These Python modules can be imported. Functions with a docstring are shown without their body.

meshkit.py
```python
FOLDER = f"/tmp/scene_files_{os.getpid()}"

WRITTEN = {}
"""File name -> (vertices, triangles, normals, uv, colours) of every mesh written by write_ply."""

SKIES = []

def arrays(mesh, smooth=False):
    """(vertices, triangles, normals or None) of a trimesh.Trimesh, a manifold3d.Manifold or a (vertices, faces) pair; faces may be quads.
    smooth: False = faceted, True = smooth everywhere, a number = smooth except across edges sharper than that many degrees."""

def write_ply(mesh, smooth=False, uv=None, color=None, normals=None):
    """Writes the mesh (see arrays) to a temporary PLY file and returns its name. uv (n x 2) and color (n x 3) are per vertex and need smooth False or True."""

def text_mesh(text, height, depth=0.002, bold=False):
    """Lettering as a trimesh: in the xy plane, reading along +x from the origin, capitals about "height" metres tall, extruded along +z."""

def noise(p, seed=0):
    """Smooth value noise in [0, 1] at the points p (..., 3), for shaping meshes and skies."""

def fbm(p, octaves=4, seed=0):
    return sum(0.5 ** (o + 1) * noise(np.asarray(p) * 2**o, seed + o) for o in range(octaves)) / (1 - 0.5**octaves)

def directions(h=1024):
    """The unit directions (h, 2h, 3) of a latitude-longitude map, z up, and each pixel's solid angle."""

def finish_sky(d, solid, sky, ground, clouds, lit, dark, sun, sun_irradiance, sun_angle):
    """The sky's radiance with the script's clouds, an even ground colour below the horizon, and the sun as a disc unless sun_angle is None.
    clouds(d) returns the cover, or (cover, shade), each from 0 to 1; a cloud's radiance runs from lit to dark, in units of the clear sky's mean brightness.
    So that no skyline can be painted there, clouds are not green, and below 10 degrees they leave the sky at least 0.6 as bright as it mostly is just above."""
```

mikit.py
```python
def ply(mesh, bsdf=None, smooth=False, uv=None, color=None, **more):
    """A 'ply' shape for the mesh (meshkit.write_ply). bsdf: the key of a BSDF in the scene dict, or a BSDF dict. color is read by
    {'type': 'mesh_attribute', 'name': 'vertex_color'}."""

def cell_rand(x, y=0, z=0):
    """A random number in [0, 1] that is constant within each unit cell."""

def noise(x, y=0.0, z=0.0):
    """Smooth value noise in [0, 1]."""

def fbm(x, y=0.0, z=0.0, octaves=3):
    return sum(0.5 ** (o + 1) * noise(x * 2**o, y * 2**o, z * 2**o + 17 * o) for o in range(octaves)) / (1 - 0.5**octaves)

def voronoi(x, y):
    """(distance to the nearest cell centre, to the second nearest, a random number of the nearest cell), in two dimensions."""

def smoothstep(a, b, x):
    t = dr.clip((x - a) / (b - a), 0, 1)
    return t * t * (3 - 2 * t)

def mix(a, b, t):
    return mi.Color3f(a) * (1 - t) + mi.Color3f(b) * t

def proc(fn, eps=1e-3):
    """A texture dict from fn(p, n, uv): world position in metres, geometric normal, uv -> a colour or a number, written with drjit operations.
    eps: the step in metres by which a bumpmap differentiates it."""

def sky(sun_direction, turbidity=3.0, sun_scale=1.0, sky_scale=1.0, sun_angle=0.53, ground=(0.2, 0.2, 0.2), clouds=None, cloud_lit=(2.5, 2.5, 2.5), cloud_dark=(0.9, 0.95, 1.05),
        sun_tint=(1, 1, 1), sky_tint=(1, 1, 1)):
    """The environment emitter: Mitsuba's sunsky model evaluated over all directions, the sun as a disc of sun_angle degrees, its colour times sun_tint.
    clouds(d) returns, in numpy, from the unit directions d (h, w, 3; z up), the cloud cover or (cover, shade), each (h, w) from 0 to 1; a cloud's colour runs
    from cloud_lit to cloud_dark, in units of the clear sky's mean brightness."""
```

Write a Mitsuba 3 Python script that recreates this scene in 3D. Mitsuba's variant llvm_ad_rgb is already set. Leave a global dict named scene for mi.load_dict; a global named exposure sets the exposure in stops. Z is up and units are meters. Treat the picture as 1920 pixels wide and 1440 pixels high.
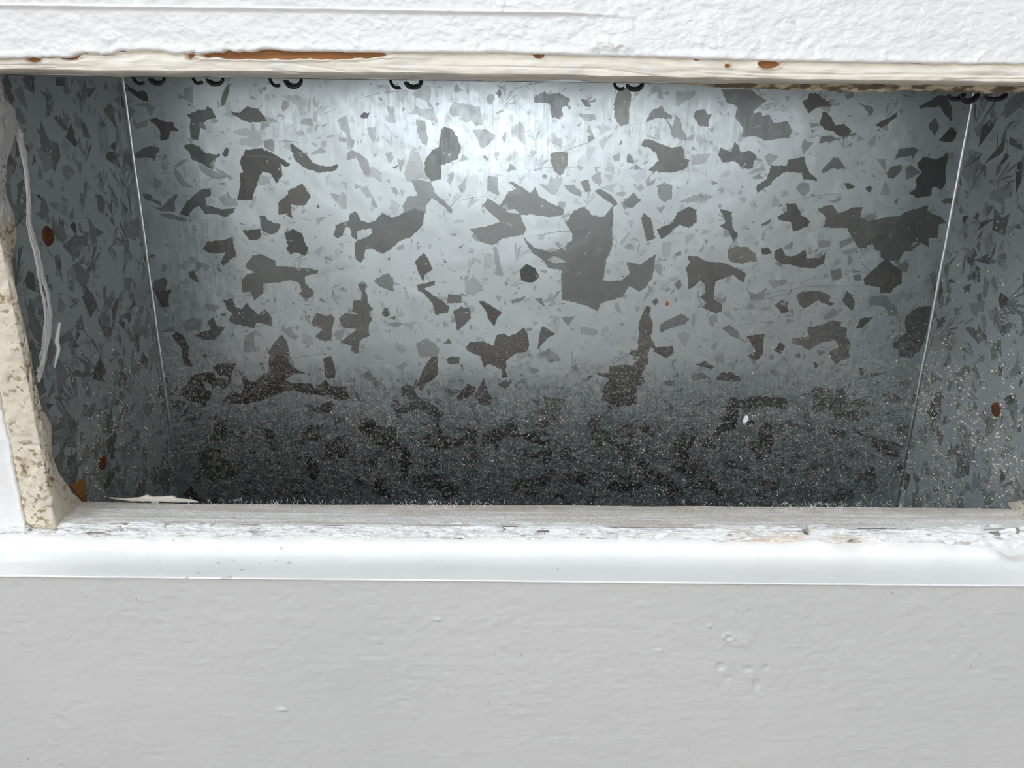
import math
import numpy as np, trimesh, mitsuba as mi, drjit as dr, mikit, meshkit
from mikit import proc, noise, fbm, voronoi, smoothstep, mix
T = mi.ScalarTransform4f
rng = np.random.default_rng(11)

# ---------------------------------------------------------------- camera, light, exposure
CAM = np.array([-0.01954, -0.27251, 0.1418])
PITCH, YAW, ROLL, FOCAL = 0.33081, 0.01325, 0.01243, 1500.0       # focal length in pixels of the 1920 px frame


def frame(p, y, r):
    f = np.array([math.sin(y) * math.cos(p), math.cos(y) * math.cos(p), -math.sin(p)])
    rt = np.array([math.cos(y), -math.sin(y), 0.0])
    up = np.cross(rt, f)
    return rt * math.cos(r) + up * math.sin(r), up * math.cos(r) - rt * math.sin(r), f


RT, UP, FW = frame(PITCH, YAW, ROLL)
exposure = 0.02
scene, labels = {}, {}
scene['camera'] = {'type': 'perspective', 'fov': math.degrees(2 * math.atan(960 / FOCAL)), 'fov_axis': 'x', 'near_clip': 0.01, 'far_clip': 50.0,
                   'to_world': T().look_at(origin=CAM.tolist(), target=(CAM + FW).tolist(), up=UP.tolist())}
SKY_BACK, FILL_SIDE = (5.2, 5.3, 5.4), (2.2, 2.24, 2.28)       # overcast daylight through the window behind; dimmer added fill for its outer panes
SKY_LEFT = (6.7, 7.5, 8.4)        # and through the one on the left
FLOOR, CEIL, XL, XR, YB, YF = -0.235, 2.25, -0.85, 2.4, -2.6, -0.02


def pane(name, centre, ex, ez, nrm, rgb):
    """one emitting sheet of window glass"""
    c, n = np.array(centre, float), np.array(nrm, float)
    z = np.array([0, 0, 1.0]); x = np.cross(z, n)
    v = np.array([c - x * ex - z * ez, c + x * ex - z * ez, c + x * ex + z * ez, c - x * ex + z * ez])
    scene[name] = mikit.ply((v, np.array([[0, 1, 2], [0, 2, 3]])), 'm_pane', emitter={'type': 'area', 'radiance': {'type': 'rgb', 'value': list(rgb)}})


scene['m_pane'] = {'type': 'diffuse', 'reflectance': {'type': 'rgb', 'value': [0.1, 0.1, 0.1]}}
WB = dict(x0=-1.15, x1=.97, z0=-.17, z1=2.05)     # window in the wall behind
WL = dict(y0=-1.3, y1=-0.35, z0=0.7, z1=1.75)     # window in the left wall
WX = [-1.15, -.34, .16, .97]                      # its mullions; dimmer outer lights are added to widen the glow on the metal
for k in range(3):
    w = WX[k + 1] - WX[k]
    pane('window_1__pane' + ('', '_001', '_002')[k], [(WX[k] + WX[k + 1]) / 2, YB - 0.03, (WB['z0'] + WB['z1']) / 2], w / 2 - .02, (WB['z1'] - WB['z0']) / 2 - .04, [0, 1, 0], SKY_BACK if k == 1 else FILL_SIDE)
for k in range(2):
    w = (WL['y1'] - WL['y0']) / 2
    pane('window_2__pane' + ('', '_001')[k], [XL - 0.03, WL['y0'] + w * (k + .5), (WL['z0'] + WL['z1']) / 2], w / 2 - .03, (WL['z1'] - WL['z0']) / 2 - .04, [1, 0, 0], SKY_LEFT)

SPANGLES = """
100 -1767,1500 -1742,1483 -1717,1468 -1704,1475 -1681,1464 -1683,1431 -1703,1433 -1724,1446 -1753,1470
100 -1688,1361 -1657,1366 -1626,1353 -1589,1349 -1585,1331 -1569,1322 -1575,1313 -1605,1313 -1616,1281 -1650,1272 -1649,1317 -1665,1339 -1682,1350
100 -1528,1378 -1481,1399 -1448,1401 -1435,1417 -1420,1404 -1406,1366 -1439,1364 -1464,1346 -1479,1319 -1490,1278 -1522,1287 -1521,1336 -1513,1363
100 -1349,1396 -1306,1390 -1271,1416 -1225,1406 -1192,1358 -1272,1352 -1304,1365 -1330,1380
80 -1768,1218 -1724,1246 -1695,1253 -1659,1245 -1663,1231 -1678,1219 -1687,1187 -1697,1205 -1763,1202
100 -1554,1255 -1527,1264 -1489,1251 -1464,1224 -1403,1220 -1443,1192 -1454,1183 -1443,1156 -1487,1183 -1523,1196 -1538,1232
100 -1395,1223 -1376,1250 -1365,1243 -1370,1216 -1385,1209
100 -1319,1203 -1297,1240 -1225,1249 -1171,1223 -1140,1205 -1108,1182 -1128,1173 -1153,1186 -1148,1136 -1172,1105 -1197,1144 -1234,1153 -1260,1099 -1288,1031 -1351,1030 -1330,1096 -1330,1143 -1315,1148 -1324,1184
70 -1218,1277 -1189,1288 -1169,1277 -1175,1232 -1211,1250
95 -1107,1260 -1097,1271 -1043,1229 -1013,1193 -980,1179 -938,1177 -906,1189 -910,1171 -925,1157 -982,1149 -1043,1165 -1088,1201
90 -1608,968 -1573,1019 -1520,1062 -1499,1076 -1460,1081 -1464,1050 -1489,1038 -1488,1010 -1427,992 -1364,997 -1370,978 -1416,956 -1444,970 -1497,969 -1517,1005 -1542,995 -1570,961
95 -1174,1023 -1138,1052 -1116,1080 -1076,1099 -1064,1106 -1032,1053 -1054,1015 -1083,1012 -1121,1014 -1119,952 -1144,971 -1178,970
80 -1762,1054 -1722,1050 -1715,1031 -1683,1022 -1681,998 -1717,1022 -1745,1026
70 -1720,998 -1687,994 -1660,1018 -1612,1056 -1605,1051 -1620,1027 -1626,980 -1684,979
70 -1699,970 -1646,970 -1577,947 -1592,937 -1663,951
100 -1261,965 -1236,967 -1228,946 -1172,927 -1189,893 -1219,883 -1257,902
100 -1344,901 -1261,907 -1258,883 -1269,867 -1290,857 -1314,859
100 -1160,889 -1120,908 -1082,889 -1071,846 -1058,821 -1075,791 -1113,806 -1138,796 -1156,825 -1145,835
50 -1703,1125 -1667,1111 -1676,1079 -1704,1078
40 -1603,1163 -1586,1145 -1571,1117 -1532,1080 -1579,1084 -1600,1112 -1615,1144
50 -1499,1183 -1448,1155 -1380,1124 -1437,1119 -1478,1137 -1495,1155
60 -1432,1165 -1396,1151 -1375,1124 -1407,1133
60 -1436,1044 -1355,1040 -1348,1007 -1411,1006
40 -1124,1460 -1068,1465 -1027,1448 -1032,1382 -1054,1399 -1071,1425
80 -1382,1417 -1373,1452 -1356,1487 -1336,1501 -1345,1462 -1368,1418
40 -1336,1320 -1288,1330 -1224,1313 -1219,1268 -1249,1249 -1318,1262 -1316,1285 -1269,1290 -1337,1307
40 -1047,1368 -1005,1371 -998,1338 -1058,1350
35 -1079,1314 -1050,1328 -1038,1306 -1062,1299
35 -1007,1413 -992,1426 -974,1409 -989,1396
50 -1020,1225 -975,1257 -953,1239 -963,1230
30 -1556,1468 -1522,1446 -1555,1442
35 -1514,1433 -1481,1403 -1507,1411
50 -1744,1338 -1695,1361 -1699,1330 -1737,1325
50 -1738,1418 -1690,1427 -1651,1410 -1679,1370 -1693,1409
100 -1526,815 -1501,850 -1426,858 -1391,871 -1386,827 -1377,787 -1406,772 -1439,742 -1452,757 -1423,802 -1477,796 -1496,801
95 -1339,753 -1306,791 -1266,796 -1209,769 -1206,744 -1123,740 -1020,729 -1026,714 -1081,701 -1083,670 -1046,630 -1053,610 -1089,594 -1115,619 -1101,629 -1108,670 -1147,682 -1208,669 -1273,663 -1272,623 -1320,586 -1331,627 -1371,622 -1365,683 -1338,708 -1303,713 -1341,733
90 -1600,713 -1574,721 -1556,666 -1575,670 -1598,690
80 -1759,669 -1711,689 -1699,669 -1714,629 -1767,628
90 -1764,628 -1682,631 -1703,603 -1707,552 -1739,552 -1754,593
95 -1460,585 -1414,596 -1408,560 -1379,545 -1351,578 -1340,555 -1306,520 -1273,548 -1247,504 -1250,468 -1319,483 -1332,457 -1426,477 -1444,497 -1426,524 -1440,539
50 -1658,480 -1594,506 -1566,486 -1576,449 -1643,438
90 -1541,486 -1509,507 -1498,466 -1458,461 -1515,402 -1566,399 -1609,422 -1530,450
100 -1711,416 -1688,438 -1655,417 -1639,364 -1648,310 -1627,267 -1673,272 -1677,364
100 -1281,343 -1241,394 -1208,426 -1189,400 -1180,352 -1183,293 -1159,266 -1109,239 -1182,239 -1226,200 -1292,221 -1272,330
90 -1585,324 -1568,335 -1557,322 -1571,306
100 -1540,263 -1507,287 -1433,285 -1462,220 -1513,225
50 -1201,442 -1169,469 -1151,432 -1127,422 -1149,400 -1178,421
95 -1066,491 -1043,532 -996,517 -976,528 -959,507 -975,460 -981,402 -1031,401 -1055,422 -1018,454 -1062,470
50 -1764,437 -1727,448 -1705,464 -1689,435
45 -1376,419 -1322,451 -1336,409 -1332,345 -1394,339
40 -1714,749 -1694,744 -1703,714 -1718,714
35 -1598,645 -1570,625 -1583,599
40 -1546,574 -1473,559 -1501,533 -1544,548
100 -1719,133 -1671,183 -1634,232 -1545,247 -1520,195 -1516,179 -1554,162 -1570,112 -1601,72 -1635,94 -1671,100
-20 -1597,197 -1557,184 -1550,151 -1586,156
100 -1414,218 -1392,229 -1380,196 -1349,197 -1303,241 -1274,225 -1273,290 -1239,333 -1199,323 -1177,269 -1112,242 -1143,242 -1180,231 -1213,203 -1173,193 -1095,193 -1071,166 -1021,210 -997,178 -919,178 -921,139 -896,117 -970,106 -1021,133 -1125,138 -1175,159 -1255,137 -1336,102 -1411,85 -1468,90 -1515,90 -1490,129 -1416,141 -1402,180
90 -1134,87 -1077,71 -996,111 -988,72 -1011,43 -1079,48
80 -1568,-12 -1503,11 -1507,-80 -1537,-115 -1604,-98 -1569,-69
80 -1667,-180 -1635,-139 -1598,-139 -1499,-161 -1524,-197 -1473,-220 -1423,-255 -1535,-303 -1592,-328 -1667,-275 -1666,-221
80 -1166,-66 -1120,-20 -1051,-8 -1068,-106 -1105,-100 -1157,-89
90 -1049,-140 -1030,-100 -970,-73 -951,-116 -931,-140 -966,-193 -994,-210 -1051,-176
90 -1349,-33 -1296,-39 -1278,-73 -1313,-108 -1337,-85 -1319,-56
90 -1158,-241 -1121,-182 -1082,-235 -1087,-306 -1114,-318 -1149,-271
100 -1757,-395 -1712,-341 -1686,-395 -1651,-425 -1739,-426
80 -1290,-350 -1259,-368 -1288,-386 -1309,-374
80 -1440,-327 -1416,-303 -1414,-333
100 -1025,314 -988,330 -967,249 -984,216 -1020,221 -1022,276
70 -1759,99 -1727,105 -1672,89 -1706,66 -1749,54
80 -914,-317 -890,-275 -855,-341 -898,-335
100 -892,-7 -838,22 -807,11 -767,-40 -821,-75 -873,-52
100 -802,1384 -787,1398 -761,1398 -769,1376 -793,1373
70 -866,1231 -842,1245 -809,1231 -778,1204 -765,1158 -776,1135 -799,1149 -816,1195 -825,1213 -863,1203
85 -472,1263 -464,1330 -447,1346 -415,1335 -392,1295 -378,1264 -392,1213 -464,1185 -465,1129 -509,1119 -536,1156 -535,1198 -501,1249
55 -601,1216 -591,1248 -558,1239 -545,1198 -532,1147 -576,1119 -614,1118 -623,1146
60 -569,1374 -527,1365 -519,1289 -524,1262 -548,1280 -565,1329
40 -606,1391 -567,1418 -521,1414 -493,1419 -475,1362 -527,1374 -559,1392
60 -330,1332 -278,1337 -231,1311 -264,1270 -293,1256 -307,1292
70 -595,1123 -509,1119 -495,1073 -462,1045 -419,1002 -424,974 -453,1012 -505,1049 -530,1020 -536,982 -628,981 -637,1014 -606,1057 -568,1058
50 -394,1097 -355,1144 -365,1079 -379,1069
60 -264,1145 -221,1141 -215,1062 -269,1085
35 -428,1402 -409,1446 -297,1426 -283,1355 -316,1346 -344,1390 -409,1385
45 -693,1425 -660,1421 -653,1360 -668,1355
40 -776,1336 -738,1341 -741,1287 -751,1273 -764,1300
40 -700,1233 -672,1242 -668,1210 -688,1192
90 -684,1169 -655,1185 -648,1183 -660,1171
50 -388,1200 -369,1232 -345,1214
40 -202,1215 -155,1239 -155,1216 -197,1188
40 -165,1325 -128,1370 -104,1335 -103,1271 -146,1307
35 -584,1475 -500,1524 -501,1463 -520,1445 -562,1458
30 -649,1492 -593,1488 -598,1470 -641,1439
50 -758,1516 -730,1525 -676,1509 -709,1495
40 -361,1008 -327,1046 -298,1046 -327,1022
50 -896,1115 -873,1111 -875,1078
40 -916,1026 -894,1073 -876,1059 -879,997 -908,1002
40 -817,1088 -787,1098 -765,1051 -790,1046
50 -900,1298 -849,1295 -859,1276 -896,1280
50 -972,1280 -948,1284 -954,1257 -969,1252
90 -944,880 -927,929 -872,949 -866,978 -841,992 -819,949 -790,940 -755,950 -725,984 -682,960 -638,980 -584,1004 -540,986 -546,938 -582,899 -602,879 -656,859 -692,824 -732,804 -775,828 -805,823 -817,778 -830,761 -851,783 -853,847 -838,862 -866,881 -867,915 -888,920 -905,881 -925,868
0 -842,862 -838,901 -776,916 -773,892 -798,877
95 -588,771 -547,811 -530,786 -509,734 -547,711 -553,678 -572,716
95 -583,665 -533,676 -498,684 -501,666 -548,650 -514,620 -469,595 -437,564 -445,538 -501,527 -515,584 -554,630 -579,637
70 -777,681 -736,709 -706,717 -687,689 -689,634 -748,653
95 -845,668 -808,668 -814,632 -806,602 -804,581 -783,550 -804,529 -790,509 -806,483 -808,440 -804,425 -851,403 -862,339 -894,355 -888,376 -943,392 -906,424 -863,456 -929,466 -942,507 -910,531 -855,524 -879,539 -871,591 -836,591 -834,632
90 -746,530 -732,556 -717,561 -708,525 -729,515
90 -719,509 -683,520 -684,505
100 -420,543 -389,565 -344,560 -339,513 -369,481 -405,449 -410,497
90 -441,626 -384,616 -379,585 -449,579
100 -303,591 -283,594 -227,561 -197,543 -217,519 -232,477 -263,514 -268,540
100 -365,375 -344,402 -283,403 -237,382 -222,435 -191,443 -165,428 -125,447 -102,471 -81,447 -70,394 -82,357 -134,345 -174,313 -179,258 -168,231 -194,225 -195,269 -221,280 -262,296 -278,274 -298,333 -350,354
100 -525,326 -497,331 -493,245 -528,206 -596,183 -568,255 -547,293
95 -458,315 -432,329 -391,327 -397,294 -443,294
90 -470,391 -442,420 -427,391
60 -157,598 -87,621 -102,598 -152,582
50 -239,838 -224,844 -193,709 -223,714 -234,789
50 -368,687 -318,703 -283,658 -323,617 -363,626
55 -596,389 -549,416 -508,395 -483,364 -499,326 -577,325
80 -713,779 -698,792 -699,774
60 -936,641 -913,654 -904,631
70 -854,236 -817,258 -777,204 -819,203
80 -694,215 -683,221 -674,199
50 -725,483 -674,494 -654,484 -685,465
40 -654,484 -587,500 -614,448
95 -123,736 -91,765 -55,749 -30,705 -62,680 -114,688
90 -286,1020 -267,1051 -212,1021 -170,1082 -136,1090 -175,1119 -155,1123 -78,1075 -59,1102 -43,1064 5,1035 72,1009 69,982 6,970 -72,984 -119,980 -94,918 -102,895 -152,886 -203,874 -243,846 -298,861 -321,892 -341,916 -266,932 -208,952 -239,975
0 -185,1000 -154,1006 -130,996 -126,983 -173,991
90 81,947 114,1005 161,1017 193,983 248,976 285,1030 245,1052 200,1086 227,1094 275,1068 304,1030 285,1022 290,852 266,788 258,692 335,692 373,725 357,781 418,766 487,814 478,710 449,661 426,644 376,668 347,619 251,589 237,552 187,576 73,604 65,738 12,746 -28,793 -69,817 -109,887 -61,840 18,817 73,842 111,874 111,897
15 3,785 35,802 87,778 44,766
10 -103,980 -64,980 -44,950 -63,926
90 -670,180 -641,189 -604,181 -600,142 -570,114 -549,109 -492,70 -466,42 -482,25 -540,36 -592,69 -650,46 -698,46 -710,74 -675,91 -644,86 -617,109 -669,130
95 -409,127 -359,197 -320,178 -328,144 -396,110
95 -328,133 -297,195 -278,228 -263,162 -249,134 -234,117 -254,83 -302,94
95 -509,-4 -488,-15 -468,-72 -398,-83 -366,-60 -355,-8 -323,-19 -302,-82 -329,-123 -383,-112 -436,-142 -522,-136 -564,-113 -579,-67 -515,-61
95 -275,-36 -185,-41 -154,14 -121,-23 -104,-75 -169,-70 -227,-105 -297,-123 -297,-88
95 -105,-64 -20,-28 -2,-92 45,-80 36,-115 -61,-104
80 -3,136 108,120 88,81 80,13 11,23 -27,63 14,91
95 -858,11 -806,-12 -727,-34 -713,-74 -687,-114 -640,-137 -631,-196 -649,-267 -645,-297 -688,-303 -678,-155 -737,-150 -816,-115 -819,-75 -861,-64
95 -801,-262 -748,-292 -756,-358 -736,-413 -838,-371 -814,-322
95 -472,-332 -444,-314 -401,-337 -407,-398 -473,-398
95 -144,-311 -101,-287 -25,-292 7,-268 17,-244 61,-244 46,-298 20,-352 -28,-389 -138,-366
70 -644,-285 -568,-261 -471,-278 -478,-368 -570,-351 -619,-339
70 -578,-219 -545,-189 -491,-195 -497,-224 -568,-255
60 -383,-200 -361,-141 -308,-152 -313,-205
90 -213,195 -177,218 -145,207 -181,168
70 -82,-162 4,-144 58,-138 43,-197 17,-226 -6,-185 -76,-180
80 -867,-174 -819,-186 -815,-227 -869,-233
80 -796,-156 -774,-150 -776,-191 -803,-191
80 54,-389 141,-352 110,-407
40 -517,137 -486,104 -444,110 -476,87 -507,104
80 -74,1468 -28,1490 -14,1477 32,1487 80,1461 72,1430 51,1430 43,1381 3,1389 -1,1434 -27,1447 -69,1446
80 124,1461 154,1460 170,1431 146,1431
85 286,1524 334,1503 336,1460 329,1424 333,1367 300,1353 270,1388 265,1450
80 403,1372 428,1421 469,1439 480,1417 516,1400 510,1386 458,1390 435,1386
70 491,1386 517,1355 528,1404 548,1387 561,1347 582,1315 579,1297 521,1315
95 390,1277 403,1307 436,1300 505,1274 524,1269 557,1277 577,1261 575,1229 604,1220 593,1187 546,1168 489,1168 426,1176 471,1218 454,1250 419,1273
80 604,1396 611,1419 643,1428 669,1406 682,1411 670,1388 673,1357 630,1361
90 722,1244 733,1276 778,1254 788,1300 809,1282 821,1254 864,1260 890,1237 876,1186 838,1185 801,1217 744,1212
85 5,1213 7,1241 26,1250 78,1246 79,1205 62,1158 48,1147 18,1176
70 331,1226 340,1244 355,1235 366,1203 333,1208
80 288,1276 308,1301 309,1281
85 328,1034 369,1082 405,1049 368,1016 339,1020
60 469,1111 501,1126 536,1112 540,1060 512,1041 482,1060
90 553,955 569,999 616,1023 651,1009 656,956 624,932 578,946 542,906 504,881 482,925
90 410,973 418,995 454,968 467,920 479,886 441,871
90 753,1015 808,1006 815,938 843,905 827,870 797,924 758,943 784,957
50 269,1230 302,1249 303,1216 280,1212
50 118,1196 152,1187 133,1168
60 420,1120 466,1144 454,1116 430,1106
50 382,1101 396,1120 416,1101 398,1087
40 616,1311 638,1325 659,1307 642,1280
40 669,1352 697,1357 690,1330
40 607,1243 693,1248 668,1207 616,1197
55 182,1150 220,1169 231,1128 223,1104 193,1127
35 239,1156 278,1156 270,1123
80 135,1126 173,1132 185,1085 161,1080
60 68,1107 107,1114 146,1080 142,1061 93,1079
50 520,1497 609,1498 601,1480 530,1435
40 439,1522 458,1522 476,1461 453,1465
45 119,1404 185,1405 195,1383 163,1373 125,1391
45 155,1329 163,1365 184,1320
45 209,1289 232,1316 251,1303 225,1257
45 325,1331 343,1344 346,1308
40 566,1042 636,1076 724,1072 691,1052 624,1042
40 470,1021 509,1022 496,993
50 831,1068 865,1064 859,1035
40 352,963 381,963 369,924
85 709,1521 816,1527 857,1492 907,1466 864,1431 856,1413 883,1422 895,1404 927,1409 945,1378 1006,1383 1027,1348 1024,1316 967,1311 921,1303 871,1323 838,1318 814,1318 820,1354 794,1381 780,1398 788,1439 739,1456 722,1482
100 1057,1465 1079,1474 1081,1496 1123,1492 1145,1474 1185,1457 1172,1444 1125,1443 1091,1416 1063,1451
95 1144,1377 1147,1421 1166,1422 1193,1395 1207,1369 1248,1376 1283,1347 1266,1320 1232,1324 1210,1346 1167,1350
70 1150,1296 1156,1323 1189,1328 1234,1315 1301,1343 1307,1334 1234,1310
95 1026,1226 1096,1240 1101,1217 1123,1176 1161,1148 1162,1139 1103,1147 1094,1175 1013,1174 973,1141 966,1122 925,1098 907,1084 903,1117 944,1146 956,1202 1024,1202
85 1176,1176 1204,1218 1220,1242 1245,1237 1280,1191 1218,1191 1187,1172
100 1379,1373 1438,1407 1463,1425 1466,1407 1433,1376 1407,1360
100 1550,1453 1596,1471 1625,1493 1663,1494 1697,1437 1703,1392 1679,1410 1643,1449 1601,1447 1560,1440
80 1608,1382 1632,1405 1646,1383 1654,1365 1641,1333 1611,1364
100 1661,1313 1690,1352 1708,1370 1734,1343 1726,1311 1689,1306
100 1589,1223 1613,1246 1673,1235 1694,1251 1702,1263 1717,1256 1712,1205 1726,1136 1712,1107 1685,1121 1671,1116 1672,1083 1615,1073 1571,1091 1599,1111 1595,1158 1615,1181 1593,1199
70 1539,1204 1562,1208 1611,1181 1549,1143
75 1486,1231 1498,1277 1563,1287 1584,1273 1563,1232 1555,1250 1504,1240
90 1459,1175 1476,1203 1523,1213 1523,1185 1503,1161 1495,1152 1470,1156
95 1282,1131 1304,1133 1333,1115 1303,1103
95 1375,1108 1393,1122 1411,1113 1402,1094
95 1184,1016 1211,1035 1250,1036 1279,1002 1334,1027 1382,1032 1375,984 1407,970 1507,990 1536,991 1595,1020 1633,1030 1669,1045 1665,1016 1728,993 1763,964 1729,959 1733,939 1736,898 1696,898 1704,856 1665,878 1631,843 1597,837 1579,797 1530,792 1497,807 1487,841 1467,841 1447,871 1428,865 1425,851 1391,850 1366,880 1323,940 1214,939 1228,982 1211,997
95 1009,985 1048,1009 1043,1043 1082,1043 1118,991 1156,967 1149,943 1088,920 1073,961 1018,971
90 944,950 983,977 980,960 948,941
90 1720,1060 1742,1074 1771,1075 1771,1051 1737,1048
50 1075,1105 1095,1133 1130,1129 1139,1096 1113,1072
50 1218,1054 1256,1059 1277,1083 1280,1060 1253,1045
60 1258,1279 1293,1302 1295,1284
60 1292,1461 1356,1446 1364,1424 1348,1408 1323,1441
60 1101,1376 1139,1381 1136,1363 1109,1358
50 1223,1519 1265,1515 1258,1498 1232,1484
50 1409,1234 1447,1235 1456,1179
45 1447,1085 1461,1147 1489,1095 1487,1081
60 923,1238 941,1252 986,1239 947,1197 930,1224
100 956,846 983,851 1006,824 962,816
90 1014,836 1043,849 1067,812 1107,813 1153,843 1163,803 1218,804 1249,834 1241,779 1199,756 1148,760 1097,773 1051,777 1018,802
95 1432,710 1466,751 1496,782 1522,807 1557,777 1598,747 1611,697 1575,671 1568,650 1519,645 1514,675 1446,685
60 1564,767 1610,793 1628,778 1624,743 1599,737
95 1135,631 1163,652 1243,655 1292,635 1291,606 1323,596 1299,586 1239,611 1183,572 1161,590
90 1044,589 1077,610 1108,600 1100,584 1114,558 1084,547
75 1278,749 1324,760 1336,714 1292,701
80 1384,730 1419,733 1423,705 1388,702
95 1351,612 1364,659 1406,618 1412,577 1399,563
65 1485,634 1550,640 1576,604 1605,584 1612,542 1576,542 1554,583 1476,593
95 1450,530 1506,536 1467,485 1432,482
95 1205,485 1280,497 1313,518 1365,513 1358,492 1390,487 1397,440 1422,408 1417,370 1427,343 1369,310 1327,348 1329,369 1368,391 1347,423 1297,417 1258,396 1235,374 1196,395 1153,405 1145,432 1221,438
100 1069,372 1090,413 1118,394 1102,356
90 1653,542 1702,584 1761,595 1767,507 1762,422 1749,378 1714,340 1661,345 1650,378 1616,399 1625,436 1673,458 1653,516
100 1259,314 1269,317 1290,298 1268,287
95 932,441 1014,452 1014,399 1015,350 987,323 948,344 981,372
90 1532,268 1611,268 1541,246
90 1476,295 1515,279 1493,251
45 1000,701 1090,704 1078,681 1029,666 1007,686
50 1202,883 1256,883 1265,859 1212,848
50 1297,879 1353,899 1361,880 1311,849
45 903,669 926,644 957,639 999,670 990,614 935,608
50 1314,550 1350,581 1357,571 1332,534
60 1725,739 1765,739 1765,657
95 803,834 838,854 888,850 931,821 938,786 896,781 871,775 816,785
90 627,808 674,808 716,784 786,779 817,770 875,745 899,730 891,690 842,725 803,709 764,694 761,617 805,586 803,555 778,544 715,575 733,596 700,621 724,642 715,683 694,698 666,667 642,657 638,707 624,753 642,778
100 458,578 479,573 474,536 494,500 495,452 485,436 521,373 492,383 483,356 485,305 460,251 479,210 438,190 444,101 349,85 279,122 281,183 310,227 231,254 304,255 307,288 359,296 416,294 446,334 398,345 402,369 433,367 432,431 430,499
95 503,362 525,384 592,389 602,357 570,330 517,357
80 526,447 533,495 582,522 621,543 661,522 645,496 565,469
90 -31,368 -27,442 -13,479 8,469 54,443 19,427
60 -30,346 26,374 26,341 -15,330
95 480,596 501,617 515,599 501,581
80 579,682 603,702 615,672 597,654
70 816,477 845,493 894,461 909,419 850,445
95 708,299 748,318 797,289 783,280
70 691,249 748,261 787,234 704,222
100 808,228 831,262 873,267 923,240 925,218 840,223
50 72,522 138,528 104,481
45 160,481 238,466 234,439 167,439
70 -51,609 -16,609 -5,568
90 192,207 212,240 233,240 213,218
90 22,314 48,320 38,298
50 341,844 363,862 383,850 369,830
50 516,787 530,799 541,787
50 668,818 699,863 692,833
40 265,734 290,744 286,719
50 127,283 157,305 153,261
50 557,707 592,717 598,697 553,691
60 609,238 628,260 635,235
80 215,2 240,48 283,37 279,14 263,3 297,-26 325,-54 373,-60 344,-112 253,-125 234,-55
75 345,-31 386,4 450,-7 448,-53 434,-82 379,-71
95 466,-1 481,16 514,-7 513,-59 479,-42
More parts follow.
